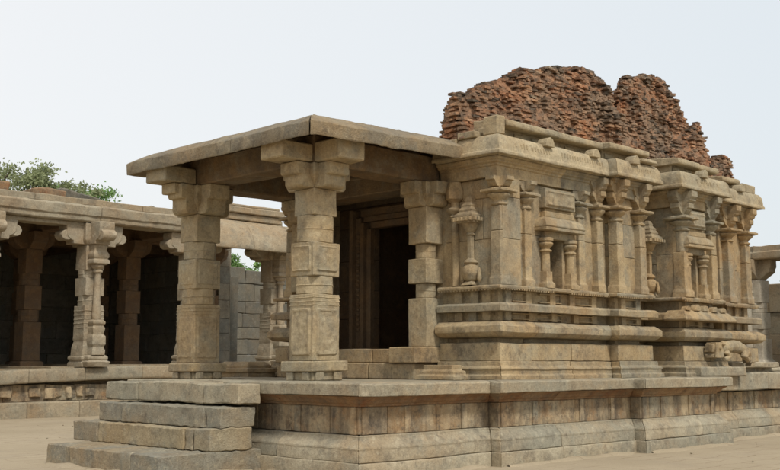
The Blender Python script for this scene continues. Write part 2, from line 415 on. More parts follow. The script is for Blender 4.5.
wallblocks(mb, (19.58, 12.04), (19.58, 11.15), WZ0, WZ1, d=0, t=.2)
wallblocks(mb, (19.58, 11.15), (21.02, 11.15), WZ0, WZ1, d=0, holes=[(.36, .74, 2.5, 3.87)])
wallblocks(mb, (21.02, 11.15), (21.02, 11.9), WZ0, WZ1, d=0, t=.2)
wallblocks(mb, (21.0, 11.89), (22.05, 11.89), WZ0, WZ1, d=0)
wallblocks(mb, (22.02, 11.9), (22.02, 11.49), WZ0, WZ1, d=0, t=.2)
wallblocks(mb, (22.0, 11.49), (23.27, 11.49), WZ0, WZ1, d=0)
wallblocks(mb, (23.27, 11.49), (23.27, 16.97), WZ0, WZ1, d=0)
wallblocks(mb, (23.27, 16.97), (14.21, 16.97), WZ0, WZ1, d=0)
wallblocks(mb, (14.21, 16.97), (14.21, 16.45), WZ0, WZ1, d=0)
mb.box(15.5, 16.3, 11.93, 12.02, 2.5, 4.0, .9); mb.box(20.0, 20.8, 11.6, 11.7, 2.5, 4.0, .9)
mb.build('wall', M['wallst'], TP, bev=.008, sub=.25, amp=.008)

# pilasters
def plus(mb, cx, cy, z0, z1, L, w, tone=None, dirs=((1, 0), (-1, 0), (0, 1), (0, -1)), cut=.3):
    h = z1 - z0
    tone = RND() if tone is None else tone
    for dx, dy in dirs:
        pr = [(0, z1), (L, z1), (L, z1 - h * .38), (L - .05, z1 - h * .5), (L - .05, z1 - h * .62), (L - h * .55, z0 + h * .06), (L - h * .62, z0), (0, z0)]
        def fr(a, b, c, dx=dx, dy=dy): return (cx + dx * a - dy * c, cy + dy * a + dx * c, b)
        mb.prism(pr, fr, -w, w, tone)
def pilaster(cx, cy, w, z0, z1, nrm, oct_=False, ch=.5):
    """engaged pilaster with ringed neck, cushion, abacus and corbel"""
    nx, ny = nrm
    mb = MB(); h = w / 2
    zc = z1 - ch
    mb.sq(cx, cy, [(h * 1.25, z0), (h * 1.25, z0 + .12), (h * 1.05, z0 + .16), (h, z0 + .18), (h, z0 + .18 + (zc - z0) * .55)])
    z5 = z0 + .18 + (zc - z0) * .55
    if oct_: mb.lathe(cx, cy, [(h * 1.06, z5), (h * 1.04, zc)], 8, rot=math.pi / 8)
    else: mb.sq(cx, cy, [(h * .96, z5 + .006), (h * .94, zc)])
    o = mb.build('pilaster', M['wallst'], TP, bev=.012, sub=.14, amp=.008, amp2=.008)
    mb = MB(); t = RND()
    mb.lathe(cx, cy, [(h * 1.1, zc), (h * 1.35, zc + .02), (h * 1.35, zc + .045), (h * 1.05, zc + .06), (h * 1.0, zc + .09), (h * 1.3, zc + .12), (h * 1.75, zc + .16), (h * 1.9, zc + .19), (h * 1.6, zc + .215)], 10, t)
    mb.sq(cx, cy, [(h * 1.35, zc + .215), (h * 1.9, zc + .235), (h * 2.1, zc + .245), (h * 2.1, zc + .28), (h * 1.7, zc + .30)], t)
    mb.sq(cx, cy, [(h * .95, zc + .30), (h * .95, zc + .36)], t)
    dirs = [d for d in ((1, 0), (-1, 0), (0, 1), (0, -1)) if d != (-nx, -ny)]
    if ch < .6: plus(mb, cx, cy, zc + .33, z1, h * 2.35, h * .85, t, dirs)
    else:
        plus(mb, cx, cy, zc + .32, zc + .56, h * 1.9, h * .8, t, dirs)
        plus(mb, cx, cy, zc + .50, z1, h * 2.6, h * .85, t, dirs)
    mb.build('capital', M['wallst'], o, bev=.008, sub=.12, amp=.010, amp2=.010)
    return o
S = (0, -1); W = (-1, 0)
pilaster(14.27, 11.50, .22, 2.9, 4.76, S)
pilaster(15.0, 11.53, .2, 2.9, 4.76, S)
pilaster(16.62, 11.53, .2, 2.9, 4.76, S)
pilaster(17.14, 11.47, .2, 2.9, 5.06, S, ch=.8)
pilaster(17.55, 11.30, .22, 2.9, 5.06, S, ch=.8)
pilaster(18.35, 11.30, .22, 2.9, 5.06, S, ch=.8)
pilaster(19.70, 11.12, .26, 2.9, 5.06, S, True, ch=.8)
pilaster(20.86, 11.12, .22, 2.9, 5.06, S, ch=.8)
pilaster(22.25, 11.46, .26, 2.9, 5.06, S, ch=.8)
pilaster(23.08, 11.46, .24, 2.9, 5.06, S, ch=.8)
pilaster(14.22, 16.90, .22, 2.9, 4.76, W)

# carved relief as real geometry: a small height field laid on a face
def relief(mb, o, u, v, n, w, h, depth, f, tone=.5, res=.03, frame=.1, seed=0):
    o, u, v, n = Vector(o), Vector(u), Vector(v), Vector(n); nu = max(3, int(w / res)); nv = max(3, int(h / res)); vs = []
    for j in range(nv + 1):
        for i in range(nu + 1):
            a, b = i / nu, j / nv; p = o + u * a * w + v * b * h
            d = noise.voronoi(Vector((p.x * f, p.y * f, p.z * f + seed)))[0]
            hh = max(0, .75 - d[0] * 1.5) + .35 * noise.noise(p * f * 2.2)
            e = min(a * w, (1 - a) * w, b * h, (1 - b) * h)
            hh = .55 + hh * .6 if e > frame * min(w, h) else (.9 if e > .001 else 0)
            vs.append(tuple(p + n * (depth * hh - .002)))
    fs = [(j * (nu + 1) + i, j * (nu + 1) + i + 1, (j + 1) * (nu + 1) + i + 1, (j + 1) * (nu + 1) + i) for j in range(nv) for i in range(nu)]
    mb.poly(vs, fs, tone)
# niches
def niche(xc, y, hw=.24, k_=1.):
    mb = MB()
    zt = 3.87
    f = mb
    # stepped eave over the opening
    f.box(xc - .60 * k_, xc + .60 * k_, y - .26, y + .05, 3.93, 3.985)
    f.loft([[(xc - a * k_, y - b, z), (xc + a * k_, y - b, z), (xc + a * k_, y + .05, z), (xc - a * k_, y + .05, z)] for a, b, z in ((.60, .25, 3.985), (.60, .27, 4.01), (.56, .22, 4.12), (.46, .13, 4.18))], .6)
    f.box(xc - .42 * k_, xc + .42 * k_, y - .10, y + .05, 3.80, 3.93)
    f.box(xc - .44, xc + .44, y - .12, y + .05, 4.18, 4.28)
    f.box(xc - .38, xc + .38, y - .07, y + .05, 4.28, 4.34)
    f.box(xc - .46 * k_, xc + .46 * k_, y - .14, y + .05, 4.34, 4.70, .85)
    relief(f, (xc - .43 * k_, y - .142, 4.37), (1, 0, 0), (0, 0, 1), (0, -1, 0), .86 * k_, .30, .045, 5.5, .7)
    relief(f, (xc - .54 * k_, y - .23, 4.02), (1, 0, 0), (0, .28, .96), (0, -1, 0), 1.08 * k_, .10, .02, 9., .6)
    o = f.build('niche', M['wallst'], TP, bev=.008, sub=.2, amp=.008)
    for sx in (-1, 1):
        c = xc + sx * (hw + .13); m2 = MB()
        m2.sq(c, y - .06, [(.12, 2.9), (.12, 2.98), (.085, 3.02), (.085, 3.2)], .3)
        m2.lathe(c, y - .06, [(.085, 3.2), (.08, 3.55), (.12, 3.56), (.12, 3.585), (.085, 3.60), (.085, 3.63), (.13, 3.66), (.15, 3.70), (.11, 3.735), (.15, 3.75), (.15, 3.80), (.10, 3.82)], 10, .3)
        m2.build('niche_pillar', M['wallst'], o, bev=.004, sub=.2, amp=.004)
    return o
niche(15.87, 11.51); niche(20.13, 11.15, .21, .86)

# vase pilasters (full vase, slender shaft, flaring pavilion top)
def vase(cx, cy, z0):
    mb = MB(); V = .76
    mb.sq(cx, cy, [(.13, z0), (V * .13, z0 + .05), (V * .08, z0 + .07)], .4)
    mb.lathe(cx, cy, [(V * .08, z0 + .06), (V * .16, z0 + .10), (V * .21, z0 + .20), (V * .19, z0 + .31), (V * .11, z0 + .36), (V * .17, z0 + .39), (V * .14, z0 + .43), (V * .06, z0 + .47)], 12, .4)
    for a in (-1, 1): mb.lathe(cx - (.0 if True else 0) , cy + a * .19, [(V * .02, z0 + .05), (V * .06, z0 + .1), (V * .05, z0 + .2), (V * .02, z0 + .3)], 8, .4)
    mb.sq(cx, cy, [(V * .06, z0 + .45), (V * .055, z0 + .86)], .3)
    mb.lathe(cx, cy, [(V * .06, z0 + .86), (V * .11, z0 + .88), (V * .08, z0 + .91), (V * .14, z0 + .96), (V * .20, z0 + 1.06), (V * .22, z0 + 1.07)], 10, .5)
    mb.sq(cx, cy, [(V * .18, z0 + 1.065), (V * .24, z0 + 1.08), (V * .27, z0 + 1.17), (V * .27, z0 + 1.22), (V * .19, z0 + 1.27), (V * .20, z0 + 1.30), (V * .15, z0 + 1.36), (V * .16, z0 + 1.39), (V * .09, z0 + 1.45), (V * .10, z0 + 1.48), (V * .05, z0 + 1.56)], .7)
    for k in range(-2, 3):
        mb.box(cx - .275, cx - .2, cy + k * .09 - .025, cy + k * .09 + .025, z0 + 1.10, z0 + 1.165, .2)
        mb.box(cx + k * .09 - .025, cx + k * .09 + .025, cy - .275, cy - .2, z0 + 1.10, z0 + 1.165, .2)
    return mb.build('vase_pilaster', M['wallst'], TP, bev=.005, sub=.2, amp=.006)
vase(14.15, 12.05, 2.92); vase(19.25, 11.62, 2.92); vase(21.45, 11.72, 2.92)
# little corbels hanging from the beam at the flank
mb = MB()
for y in (12.42,):
    mb.lathe(14.17, y, [(.07, 2.92), (.07, 4.1), (.13, 4.14), (.08, 4.18), (.15, 4.24), (.16, 4.28), (.08, 4.32), (.08, 4.4), (.17, 4.46), (.17, 4.6), (.12, 4.76)], 8, .4)
mb.build('flank_pilaster', M['wallst'], TP, bev=.005, sub=.2, amp=.006)

# architrave, frieze, cornice
def beamskip(q): return False
swp('architrave', [(-.6, 4.765), (-.05, 4.765), (-.05, 4.945), (-.02, 4.955), (-.02, 4.985), (.03, 5.01), (.03, 5.035), (.07, 5.06), (.07, 5.095), (-.6, 5.095)], M['wallst'], blk=(1.2, 2.4), bev=.006)
def ribs(mb):
    for (x0, x1, y) in ((14.35, 15.35, 11.38), (15.7, 17.0, 11.38), (17.6, 18.4, 11.2), (19.9, 20.8, 11.02)):
        x = x0
        while x < x1:
            if RND() < .85: mb.box(x, x + .035, y - .188, y - .12, 5.25 + U(0, .02), 5.345 + U(-.02, .01), .4)
            x += .08
    # horseshoe finials along the upper lip
    for (x, y) in ((16.75, 11.38), (17.85, 11.2), (15.3, 11.38), (20.2, 11.02), (22.5, 11.36)):
        mb.loft([[(x + a * .12 * k, y - d, 5.40 + b * .17) for a, b in ((-1, 0), (1, 0), (.95, .4), (.6, .8), (0, 1), (-.6, .8), (-.95, .4))] for d, k in ((.23, 1), (.21, 1.05), (.02, 1.05))], .4)
swp('cornice', [(-.5, 5.10), (.10, 5.10), (.12, 5.135), (.195, 5.10), (.21, 5.11), (.21, 5.16), (.185, 5.185), (.18, 5.26), (.16, 5.37), (.12, 5.44), (.07, 5.465), (-.5, 5.47)], M['cornice'], blk=(1.6, 3.2), bev=.008, amp=.014, extra=ribs)
mb = MB()
# upper recess and coping slabs, broken here and there
for (x0, x1, y) in ((14.2, 17.35, 11.55), (17.3, 18.55, 11.4), (19.5, 21.1, 11.2), (21.9, 23.2, 11.5)):
    mb.box(x0, x1, y, y + .8, 5.465, 5.665)
    x = x0 + .06
    while x < x1 - .3:
        mb.box(x, x + .28, y - .03, y, 5.49, 5.60); x += .5
mb.box(14.2, 23.3, 12.2, 16.9, 5.2, 5.62)
mb.build('parapet', M['cornice'], TP, bev=.012)
def cop(x0, x1, y0, z0, z1, tone=None):
    mb = MB()
    mb.loft([[(x, y0 + .0, z0), (x, y0 - .02, z0 + .04), (x, y0, z1 - .02), (x, y0 + .75, z1 + .05), (x, y0 + .75, z0)] for x in (x0, x1)], tone)
    mb.build('coping_slab', M['cornice'], TP, bev=.014, amp=.014)
cop(14.24, 15.75, 11.30, 5.64, 5.775); cop(15.76, 17.2, 11.31, 5.64, 5.78); cop(17.21, 18.6, 11.15, 5.65, 5.78)
cop(19.42, 20.3, 10.98, 5.62, 5.76); cop(20.31, 21.15, 11.0, 5.61, 5.75); cop(21.9, 22.7, 11.3, 5.60, 5.73)
for b_ in ((14.0, 14.23, 11.3, 11.62, 5.47, 5.80), (18.1, 18.62, 10.98, 11.35, 5.47, 5.55), (22.75, 23.35, 11.25, 12.0, 5.44, 5.64)):
    mb = MB(); mb.box(*b_, .4, jit=.02); mb.build('corner_block', M['cornice'], TP, bev=.02, amp=.018)
mb = MB()
mb.box(13.90, 14.2, 11.72, 12.12, 5.45, 5.56, .4, jit=.015); mb.box(13.88, 14.2, 12.14, 12.5, 5.2, 5.47, .5, jit=.01)
mb.lathe(13.87, 12.3, [(.01, 5.2)], 3) if False else None
pts = [(math.cos(a) , math.sin(a)) for a in [2 * math.pi * i / 16 for i in range(16)]]
for r0, r1, dd in ((.13, .10, .03), (.045, .02, .035)):
    mb.loft([[(13.88 - k, 12.3 + r * a, 5.335 + r * b) for a, b in pts] for r, k in ((r0, 0), (r0, dd), (r1, dd), (r1, -.02))], .4)
mb.build('medallion_block', M['cornice'], TP, bev=.01)

# ruined brick tower
prof = [(13.93, 5.3), (13.98, 5.3), (14.09, 5.44), (14.23, 6.05), (14.39, 6.38), (14.7, 6.45), (15.11, 6.73), (15.4, 6.81), (15.7, 6.96), (16.17, 7.17), (16.65, 7.29), (17.15, 7.41), (17.66, 7.59), (18.37, 7.7), (18.74, 7.75), (19.04, 7.56), (19.34, 7.46), (19.56, 6.95), (19.68, 6.7), (19.77, 7.4), (20.1, 7.84), (20.64, 8.01), (21.15, 8.08), (21.58, 8.15), (21.89, 7.93), (22.1, 7.73), (22.36, 7.4), (22.67, 7.01), (23.23, 7.28), (23.45, 6.5), (23.74, 6.47), (24.08, 6.6), (24.84, 6.62), (24.98, 6.24), (25.03, 5.3)]
def Hs(x):
    if x <= prof[0][0] or x >= prof[-1][0]: return 5.2
    for (a, b), (c, d) in zip(prof, prof[1:]):
        if a <= x <= c: return b + (d - b) * (x - a) / (c - a)
def HT(x, y, rf=0.):
    xp = x - (1.1 + .054 * (x - 14)) * (y - 12.6)
    h = Hs(xp) + max(-.6, min(y - 12.6, 2.6)) * .33
    if x > 23.75 + rf * .3: return 0
    n = noise.noise(Vector((x * 1.1, y * 1.1, 3))) * .32 + noise.noise(Vector((x * 2.6, y * 2.6, 9))) * .16
    fr = 5.45 + max(0, (y - 11.85 + n + rf)) * 2.7
    bk = 5.45 + max(0, (16.9 - y + n)) * 2.6
    n2 = noise.noise(Vector((x * 2.3, y * 2.3, 5))) * .10
    return min(h + n2, fr, bk)
mb = MB()
BX, BY, BZ = .16, .105, .046
nxs = range(int((24.0 - 14.0) / BX) + 1); nys = range(int((17.0 - 11.7) / BY) + 1)
hm = {}
def hh(i, j, k):
    # per course shift so joints break
    x = 14.0 + i * BX + (k % 2) * BX * .5; y = 11.7 + j * BY
    r = noise.noise(Vector((x * 4, y * 4, k * .4))) * .03 + noise.noise(Vector((x * 1.6, y * 1.6, k * .09 + 50))) * .16 + noise.noise(Vector((x * .5, y * .5, k * .45 + 80))) * .05 + noise.noise(Vector((x * 6, y * 6, k * .12 + 20))) * .05
    return HT(x, y, r)
for k in range(0, 82):
    z = 5.45 + k * BZ
    grid = {}
    for i in nxs:
        for j in nys: grid[i, j] = hh(i, j, k) > z
    up = {(i, j): hh(i, j, k) > z + BZ for i in nxs for j in nys}
    for i in nxs:
        for j in nys:
            if not grid[i, j]: continue
            if grid.get((i - 1, j)) and grid.get((i + 1, j)) and grid.get((i, j - 1)) and grid.get((i, j + 1)) and up[i, j]: continue
            if RND() < .03: continue
            x = 14.0 + i * BX + (k % 2) * BX * .5 + U(-.03, .03); y = 11.7 + j * BY + U(-.035, .035)
            top = not up[i, j]
            lich = (U(.15, .9) if top else 0) * (1 if z > 6.6 or RND() < .4 else .5)
            hx, hy = BX * U(.46, .60), BY * U(.55, .70); zz = z + U(-.008, .008)
            a = U(-.07, .07) if RND() < .93 else U(-.5, .5); ca, sa = math.cos(a), math.sin(a)
            vs = []
            for dz in (0, BZ * U(.88, 1.06)):
                for sy in (-1, 1):
                    for sx in (-1, 1):
                        px = sx * hx * U(.86, 1.06); py = sy * hy * U(.86, 1.06)
                        vs.append((x + px * ca - py * sa, y + px * sa + py * ca, zz + dz + U(-.007, .007)))
            mb.poly(vs, [(0, 2, 3, 1), (4, 5, 7, 6), (0, 1, 5, 4), (1, 3, 7, 5), (3, 2, 6, 7), (2, 0, 4, 6)], min(1, max(0, random.gauss(.45 + .25 * noise.noise(Vector((x * 2, y * 2, z * 2))), .13))), lich)
# mortar core
core = MB(); res = .1
gx = [14.0 + res * i for i in range(int(10 / res) + 1)]; gy = [11.7 + res * j for j in range(int(5.3 / res) + 1)]
vs = {}
for i, x in enumerate(gx):
    for j, y in enumerate(gy):
        v = core.bm.verts.new((x, y, max(5.3, HT(x, y) - .10 + .10 * noise.noise(Vector((x * 5, y * 5, 1)))))); v[core.t] = .3; v[core.l] = .3; vs[i, j] = v
for i in range(len(gx) - 1):
    for j in range(len(gy) - 1):
        q = [vs[i, j], vs[i + 1, j], vs[i + 1, j + 1], vs[i, j + 1]]
        if max(v.co.z for v in q) > 5.31: mb.poly([v.co[:] for v in q], [(0, 1, 2, 3)], .5 + .35 * noise.noise(q[0].co * 3), .12)
core.bm.free()
mb.build('brick_tower', M['brick'], TP, bev=0, sub=0, amp=.03, amp2=.02, smooth=0, label='ruined reddish brick tower, eroded into ragged courses with a notch near its right peak')

# ------------------------------------------------------------------ porch
def pillar_shaft(mb, cx, cy, secs):
    h_last = max(q[2] for q in secs)
    for (z0, z1, h, t) in secs:
        tone = U(.2, .6)
        if t == 's':
            mb.sq(cx, cy, [(h, z0 + .003), (h, z1 - .003)], tone)
            # hanging tab at mid face
        else:
            h = h_last - .004 if h_last and h > .2 else h; c = h * .43
            pts = [(-h, -c), (-c, -h), (c, -h), (h, -c), (h, c), (c, h), (-c, h), (-h, c)]
            mb.loft([[(cx + a, cy + b, z) for a, b in pts] for z in (z0, z1)], tone)
            zm = (z0 + z1) / 2
            mb.loft([[(cx + a * 1.04, cy + b * 1.04, z) for a, b in pts] for z in (zm - .012, zm + .012)], tone)
def porch_base(mb, cx, cy, z0, zt, h):
    zm = z0 + (zt - z0) * .45
    mb.box(cx - h, cx + h, cy - h, cy + h, zm, zt - .003, .35)
    mb.box(cx - h * .82, cx + h * .82, cy - h * .82, cy + h * .82, z0, zm, .6)
    for sx in (-1, 1):
        mb.box(cx + sx * h * .5 - h * .22, cx + sx * h * .5 + h * .22, cy - h * .96, cy + h * .96, z0 + .002, zm - .002, .7)
        mb.box(cx - h * .955, cx + h * .955, cy + sx * h * .5 - h * .22, cy + sx * h * .5 + h * .22, z0 + .003, zm - .003, .7)
def capital(mb, cx, cy, z0, z1, L, w, tone=.35):
    h = z1 - z0
    for dx, dy in ((1, 0), (-1, 0), (0, 1), (0, -1)):
        pr = [(0, z1), (L, z1), (L, z1 - h * .42), (L - .03, z1 - h * .50), (L - .10, z1 - h * .50), (L - .10, z0 + h * .12), (L - .15, z0), (0, z0)]
        def fr(a, b, c, dx=dx, dy=dy): return (cx + dx * a - dy * c, cy + dy * a + dx * c, b)
        mb.prism(pr, fr, -w, w, tone)
    hc = w + .10
    mb.sq(cx, cy, [(w * .9, z0 + .01), (w * 1.0, z0 + .03), (hc, z0 + h * .5), (hc, z1 - .004)], tone)
def porch_pillar(cx, cy, zs, hs, label):
    mb = MB()
    pillar_shaft(mb, cx, cy, [(zs[0], zs[1], hs[0], 's'), (zs[1], zs[2], hs[1], 'o'), (zs[2], zs[3], hs[2], 's'), (zs[3], zs[4], hs[3], 'o'), (zs[4], zs[5], hs[4], 's')])
    # carved panels on the lower and middle blocks
    for z0, z1, h in ((zs[0] + .08, zs[1] - .22, hs[0]), (zs[2] + .07, zs[3] - .05, hs[2])):
        for d in ((-1, 0), (0, -1)):
            dp = .032 if 'carved' in label else .014
            if d[0]: relief(mb, (cx - h, cy + h * .8, z0), (0, -1, 0), (0, 0, 1), (-1, 0, 0), h * 1.6, z1 - z0, dp, 9, .35, res=.022)
            else: relief(mb, (cx - h * .8, cy - h, z0), (1, 0, 0), (0, 0, 1), (0, -1, 0), h * 1.6, z1 - z0, dp, 9, .6, res=.022)
    # bands above the lower block
    for k in range(3):
        z = zs[1] - .19 + k * .06; h = hs[0] + .008
        mb.box(cx - h, cx + h, cy - h, cy + h, z, z + .025, .4)
    o = mb.build('porch_pillar', M['pillar'], TP, bev=.014, sub=.12, amp=.014, amp2=.006, label=label)
    mb = MB(); porch_base(mb, cx, cy, 1.3, zs[0], hs[5]); mb.build('pillar_base', M['pillar'], o, bev=.018, amp=.012)
    mb = MB(); capital(mb, cx, cy, zs[5], 4.785, .58, .22); mb.build('capital', M['pillar'], o, bev=.012, amp=.012)
    return o
porch_pillar(11.47, 13.08, [1.62, 2.68, 2.965, 3.51, 3.95, 4.385], [.288, .262, .284, .262, .245, .39], 'near porch pillar in pale grey stone with carved block panels')
porch_pillar(11.42, 16.22, [1.58, 2.63, 2.91, 3.45, 3.76, 4.25], [.28, .25, .275, .25, .26, .38], 'farther porch pillar, plainer and browner, beside the stairs')
# engaged pillars against the shrine
for (cx, cy) in ((14.0, 12.98), (14.0, 16.22)):
    mb = MB(); h = .225
    pillar_shaft(mb, cx, cy, [(1.86, 2.72, h, 's'), (2.72, 2.98, h * .78, 'o'), (2.98, 3.42, h, 's'), (3.42, 3.68, h * .78, 'o'), (3.68, 4.35, h * .98, 's')])
    o = mb.build('porch_pilaster', M['pillar'], TP, bev=.014, sub=.14, amp=.012)
    mb = MB(); capital(mb, cx, cy, 4.35, 4.785, .46, .19); mb.build('capital', M['pillar'], o, bev=.012, amp=.012)
# beams: eave shade painted into the spans, ends paler as if daylit
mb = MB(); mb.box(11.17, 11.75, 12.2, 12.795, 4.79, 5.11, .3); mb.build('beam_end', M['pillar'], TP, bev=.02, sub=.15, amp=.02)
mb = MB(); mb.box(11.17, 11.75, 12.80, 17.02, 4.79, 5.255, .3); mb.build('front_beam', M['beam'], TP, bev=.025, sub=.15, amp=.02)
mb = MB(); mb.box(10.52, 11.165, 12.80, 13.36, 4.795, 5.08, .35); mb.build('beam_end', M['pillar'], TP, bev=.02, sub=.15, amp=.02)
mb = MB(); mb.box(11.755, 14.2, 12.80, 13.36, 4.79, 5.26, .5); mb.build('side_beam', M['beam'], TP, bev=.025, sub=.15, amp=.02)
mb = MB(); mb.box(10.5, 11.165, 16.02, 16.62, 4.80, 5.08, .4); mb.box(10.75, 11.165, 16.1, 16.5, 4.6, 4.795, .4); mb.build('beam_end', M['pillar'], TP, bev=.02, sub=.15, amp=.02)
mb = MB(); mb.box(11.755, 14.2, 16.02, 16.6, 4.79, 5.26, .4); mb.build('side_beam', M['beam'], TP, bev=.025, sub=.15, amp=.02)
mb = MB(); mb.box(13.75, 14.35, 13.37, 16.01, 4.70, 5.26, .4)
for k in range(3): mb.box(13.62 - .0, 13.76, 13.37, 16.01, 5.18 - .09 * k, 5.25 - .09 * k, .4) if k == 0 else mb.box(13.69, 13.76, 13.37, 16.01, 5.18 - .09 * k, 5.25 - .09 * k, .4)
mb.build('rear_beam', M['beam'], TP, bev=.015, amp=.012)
# cross beams ceiling
mb = MB()
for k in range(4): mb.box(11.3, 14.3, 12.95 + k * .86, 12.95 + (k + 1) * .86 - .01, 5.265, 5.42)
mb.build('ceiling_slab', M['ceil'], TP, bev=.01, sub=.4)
# roof with drooping eave
rp = [(14.15, 17.13), (10.4, 17.13), (10.4, 12.02), (14.15, 12.02)]
mb = MB()
rise = lambda x, y: max(0, x - 10.4) * .026
sweep(mb, rp, [(-.85, 5.275), (-.5, 5.17), (-.01, 5.005), (.0, 5.02), (.01, 5.215), (-.01, 5.235), (-.25, 5.37), (-.6, 5.485), (-1.0, 5.53), (-1.5, 5.55), (-1.5, 5.30), (-.9, 5.30)], blk=(2.4, 3.2), jit=.012, gap=.006, cgap=.012, zf=rise, tones=lambda q: U(.3, .8))
mb.box(11.8, 14.1, 13.4, 15.7, 5.43, 5.60, .6)
mb.build('porch_roof', M['roof'], TP, bev=.010, sub=.13, amp=.02, amp2=.012)
# raised floor of the porch and doorway
mb = MB()
for a, b in ((12.75, 13.9), (13.9, 15.3), (15.3, 16.5)):
    mb.box(13.56, 15.2, a + .004, b - .004, 1.585, 1.835, U(.1, .5)); mb.box(13.52, 15.2, a + .06, b + .05, 1.302, 1.58, U(.3, .7))
mb.box(13.45, 14.1, 12.72, 13.38, 1.585, 1.862, .3)
mb.box(13.45, 14.1, 15.88, 16.52, 1.585, 1.862, .3)
mb.build('porch_floor', M['temple'], TP, bev=.018, amp=.012)
mb = MB()
wallblocks(mb, (15.12, 16.5), (15.12, 15.44), 1.84, 4.75, d=0, t=.16); wallblocks(mb, (15.12, 13.9), (15.12, 12.8), 1.84, 4.75, d=0, t=.16)
mb.box(15.12, 15.28, 13.9, 15.44, 4.30, 4.75)
mb.box(15.28, 15.64, 12.8, 13.4, 1.84, 4.75, .4); mb.box(15.28, 15.64, 15.9, 16.5, 1.84, 4.75, .4)
mb.box(15.28, 15.64, 13.4, 15.9, 4.5, 4.75, .4)
mb.box(15.1, 15.6, 12.8, 16.5, 4.752, 5.26)
wallblocks(mb, (15.12, 12.80), (14.28, 12.80), 1.84, 5.25, d=0, t=.3) 
wallblocks(mb, (14.3, 16.48), (15.12, 16.48), 1.84, 5.25, d=0, t=.3)
# dark sanctum behind: walls, so that no daylight enters
mb.box(15.62, 19.0, 13.0, 13.2, 1.8, 5.2); mb.box(15.62, 19.0, 16.1, 16.3, 1.8, 5.2); mb.box(19.0, 19.2, 13.0, 16.3, 1.8, 5.2); mb.box(15.62, 19.1, 13.0, 16.3, 5.0, 5.19); mb.box(15.2, 19.1, 13.0, 16.3, 1.6, 1.83)
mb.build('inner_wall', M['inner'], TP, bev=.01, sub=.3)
mb = MB()
for k, (o_, w_, d_) in enumerate(((0, .13, .0), (.13, .11, .06), (.24, .16, .0), (.40, .10, .07))):
    for sgn in (-1, 1):
        c = 14.67 + sgn * (.76 + .01 + o_ + w_ / 2)
        mb.box(15.02 - d_ - .02 * k, 15.13, c - w_ / 2 + .004, c + w_ / 2 - .004, 1.84, 4.28 + o_)
    z = 4.29 + o_
    mb.box(15.02 - d_ - .02 * k, 15.13, 14.67 - .77 - o_, 14.67 + .77 + o_, z, z + w_ - .006) if k < 3 else None
for k in range(20):   # carved beads
    for sgn in (-1, 1):
        mb.lathe(14.98, 14.67 + sgn * 1.08, [(.02, 2.2 + k * .1), (.05, 2.23 + k * .1), (.05, 2.26 + k * .1), (.02, 2.29 + k * .1)], 6)
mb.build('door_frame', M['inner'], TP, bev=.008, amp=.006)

# ------------------------------------------------------------------ loose pieces on the platform
mb = MB()
def stepblock(mb, cx, cy, z0, prof, hx, hy, ang=0, tone=.5):
    rings = []
    ca, sa = math.cos(ang), math.sin(ang)
    for d, z in prof:
        rings.append([(cx + (sx * (hx + d)) * ca - (sy * (hy + d)) * sa, cy + (sx * (hx + d)) * sa + (sy * (hy + d)) * ca, z0 + z) for sx, sy in ((-1, -1), (1, -1), (1, 1), (-1, 1))])
    mb.loft(rings, tone)
stepblock(mb, 13.35, 17.35, 1.30, [(.0, 0), (.0, .09), (.05, .10), (.05, .17), (-.05, .18), (-.05, .23), (-.15, .31)], .38, .5, .1, .55)
o = mb.build('moulded_block', M['temple'], loc=(13.35, 17.35, 1.3), bev=.01, amp=.012)
tag(o, 'stepped moulding block lying on the platform between the two front porch pillars', 'stone block')
mb = MB(); stepblock(mb, 13.62, 12.25, 1.30, [(.0, 0), (.0, .07), (-.05, .09), (-.05, .15), (-.1, .17), (-.1, .25)], .22, .42, .05, .4)
o = mb.build('moulded_block', M['temple'], loc=(13.62, 12.25, 1.3), bev=.01, amp=.012)
tag(o, 'low ribbed moulding fragment lying at the foot of the temple flank, right of the porch', 'stone block')

# carved beast spout on the foot moulding
mb = MB()
def swl(sp, k=.85, n=10):
    rings = []
    for q, (x, y, z, r) in enumerate(sp):
        a = sp[max(0, q - 1)]; b = sp[min(len(sp) - 1, q + 1)]
        t = Vector((b[0] - a[0], b[1] - a[1], b[2] - a[2])).normalized(); s_ = Vector((0, 1, 0)); n_ = t.cross(s_).normalized()
        rings.append([tuple(Vector((x, y, z)) + (n_ * math.cos(w) * r + s_ * math.sin(w) * r * k)) for w in [2 * math.pi * i / n + .3 for i in range(n)]])
    mb.loft(rings, .35)
swl([(20.28, 10.9, 1.93, .13), (20.5, 10.88, 1.95, .15), (20.75, 10.88, 1.98, .15), (21.0, 10.88, 2.0, .16), (21.25, 10.88, 1.98, .16), (21.5, 10.88, 1.91, .14), (21.7, 10.88, 1.80, .12), (21.8, 10.88, 1.70, .09)])
mb.box(19.92, 20.32, 10.74, 11.02, 1.72, 2.07, .35, jit=.03)          # head
mb.box(19.84, 20.0, 10.77, 10.99, 1.84, 2.02, .35, jit=.02)           # upper jaw
mb.box(19.86, 20.05, 10.79, 10.98, 1.70, 1.79, .35, jit=.02)          # lower jaw
mb.lathe(20.1, 10.73, [(.01, 1.90), (.04, 1.92), (.04, 1.96), (.01, 1.98)], 8, .3)
mb.lathe(20.28, 10.76, [(.03, 1.98), (.08, 2.02), (.05, 2.10), (.01, 2.12)], 7, .3)
swl([(20.45, 10.80, 1.86, .10), (20.55, 10.76, 1.74, .085), (20.42, 10.74, 1.68, .06), (20.3, 10.74, 1.67, .05)], 1, 8)   # folded foreleg
swl([(21.45, 10.78, 1.86, .13), (21.3, 10.75, 1.74, .09), (21.45, 10.74, 1.66, .07)], 1, 8)
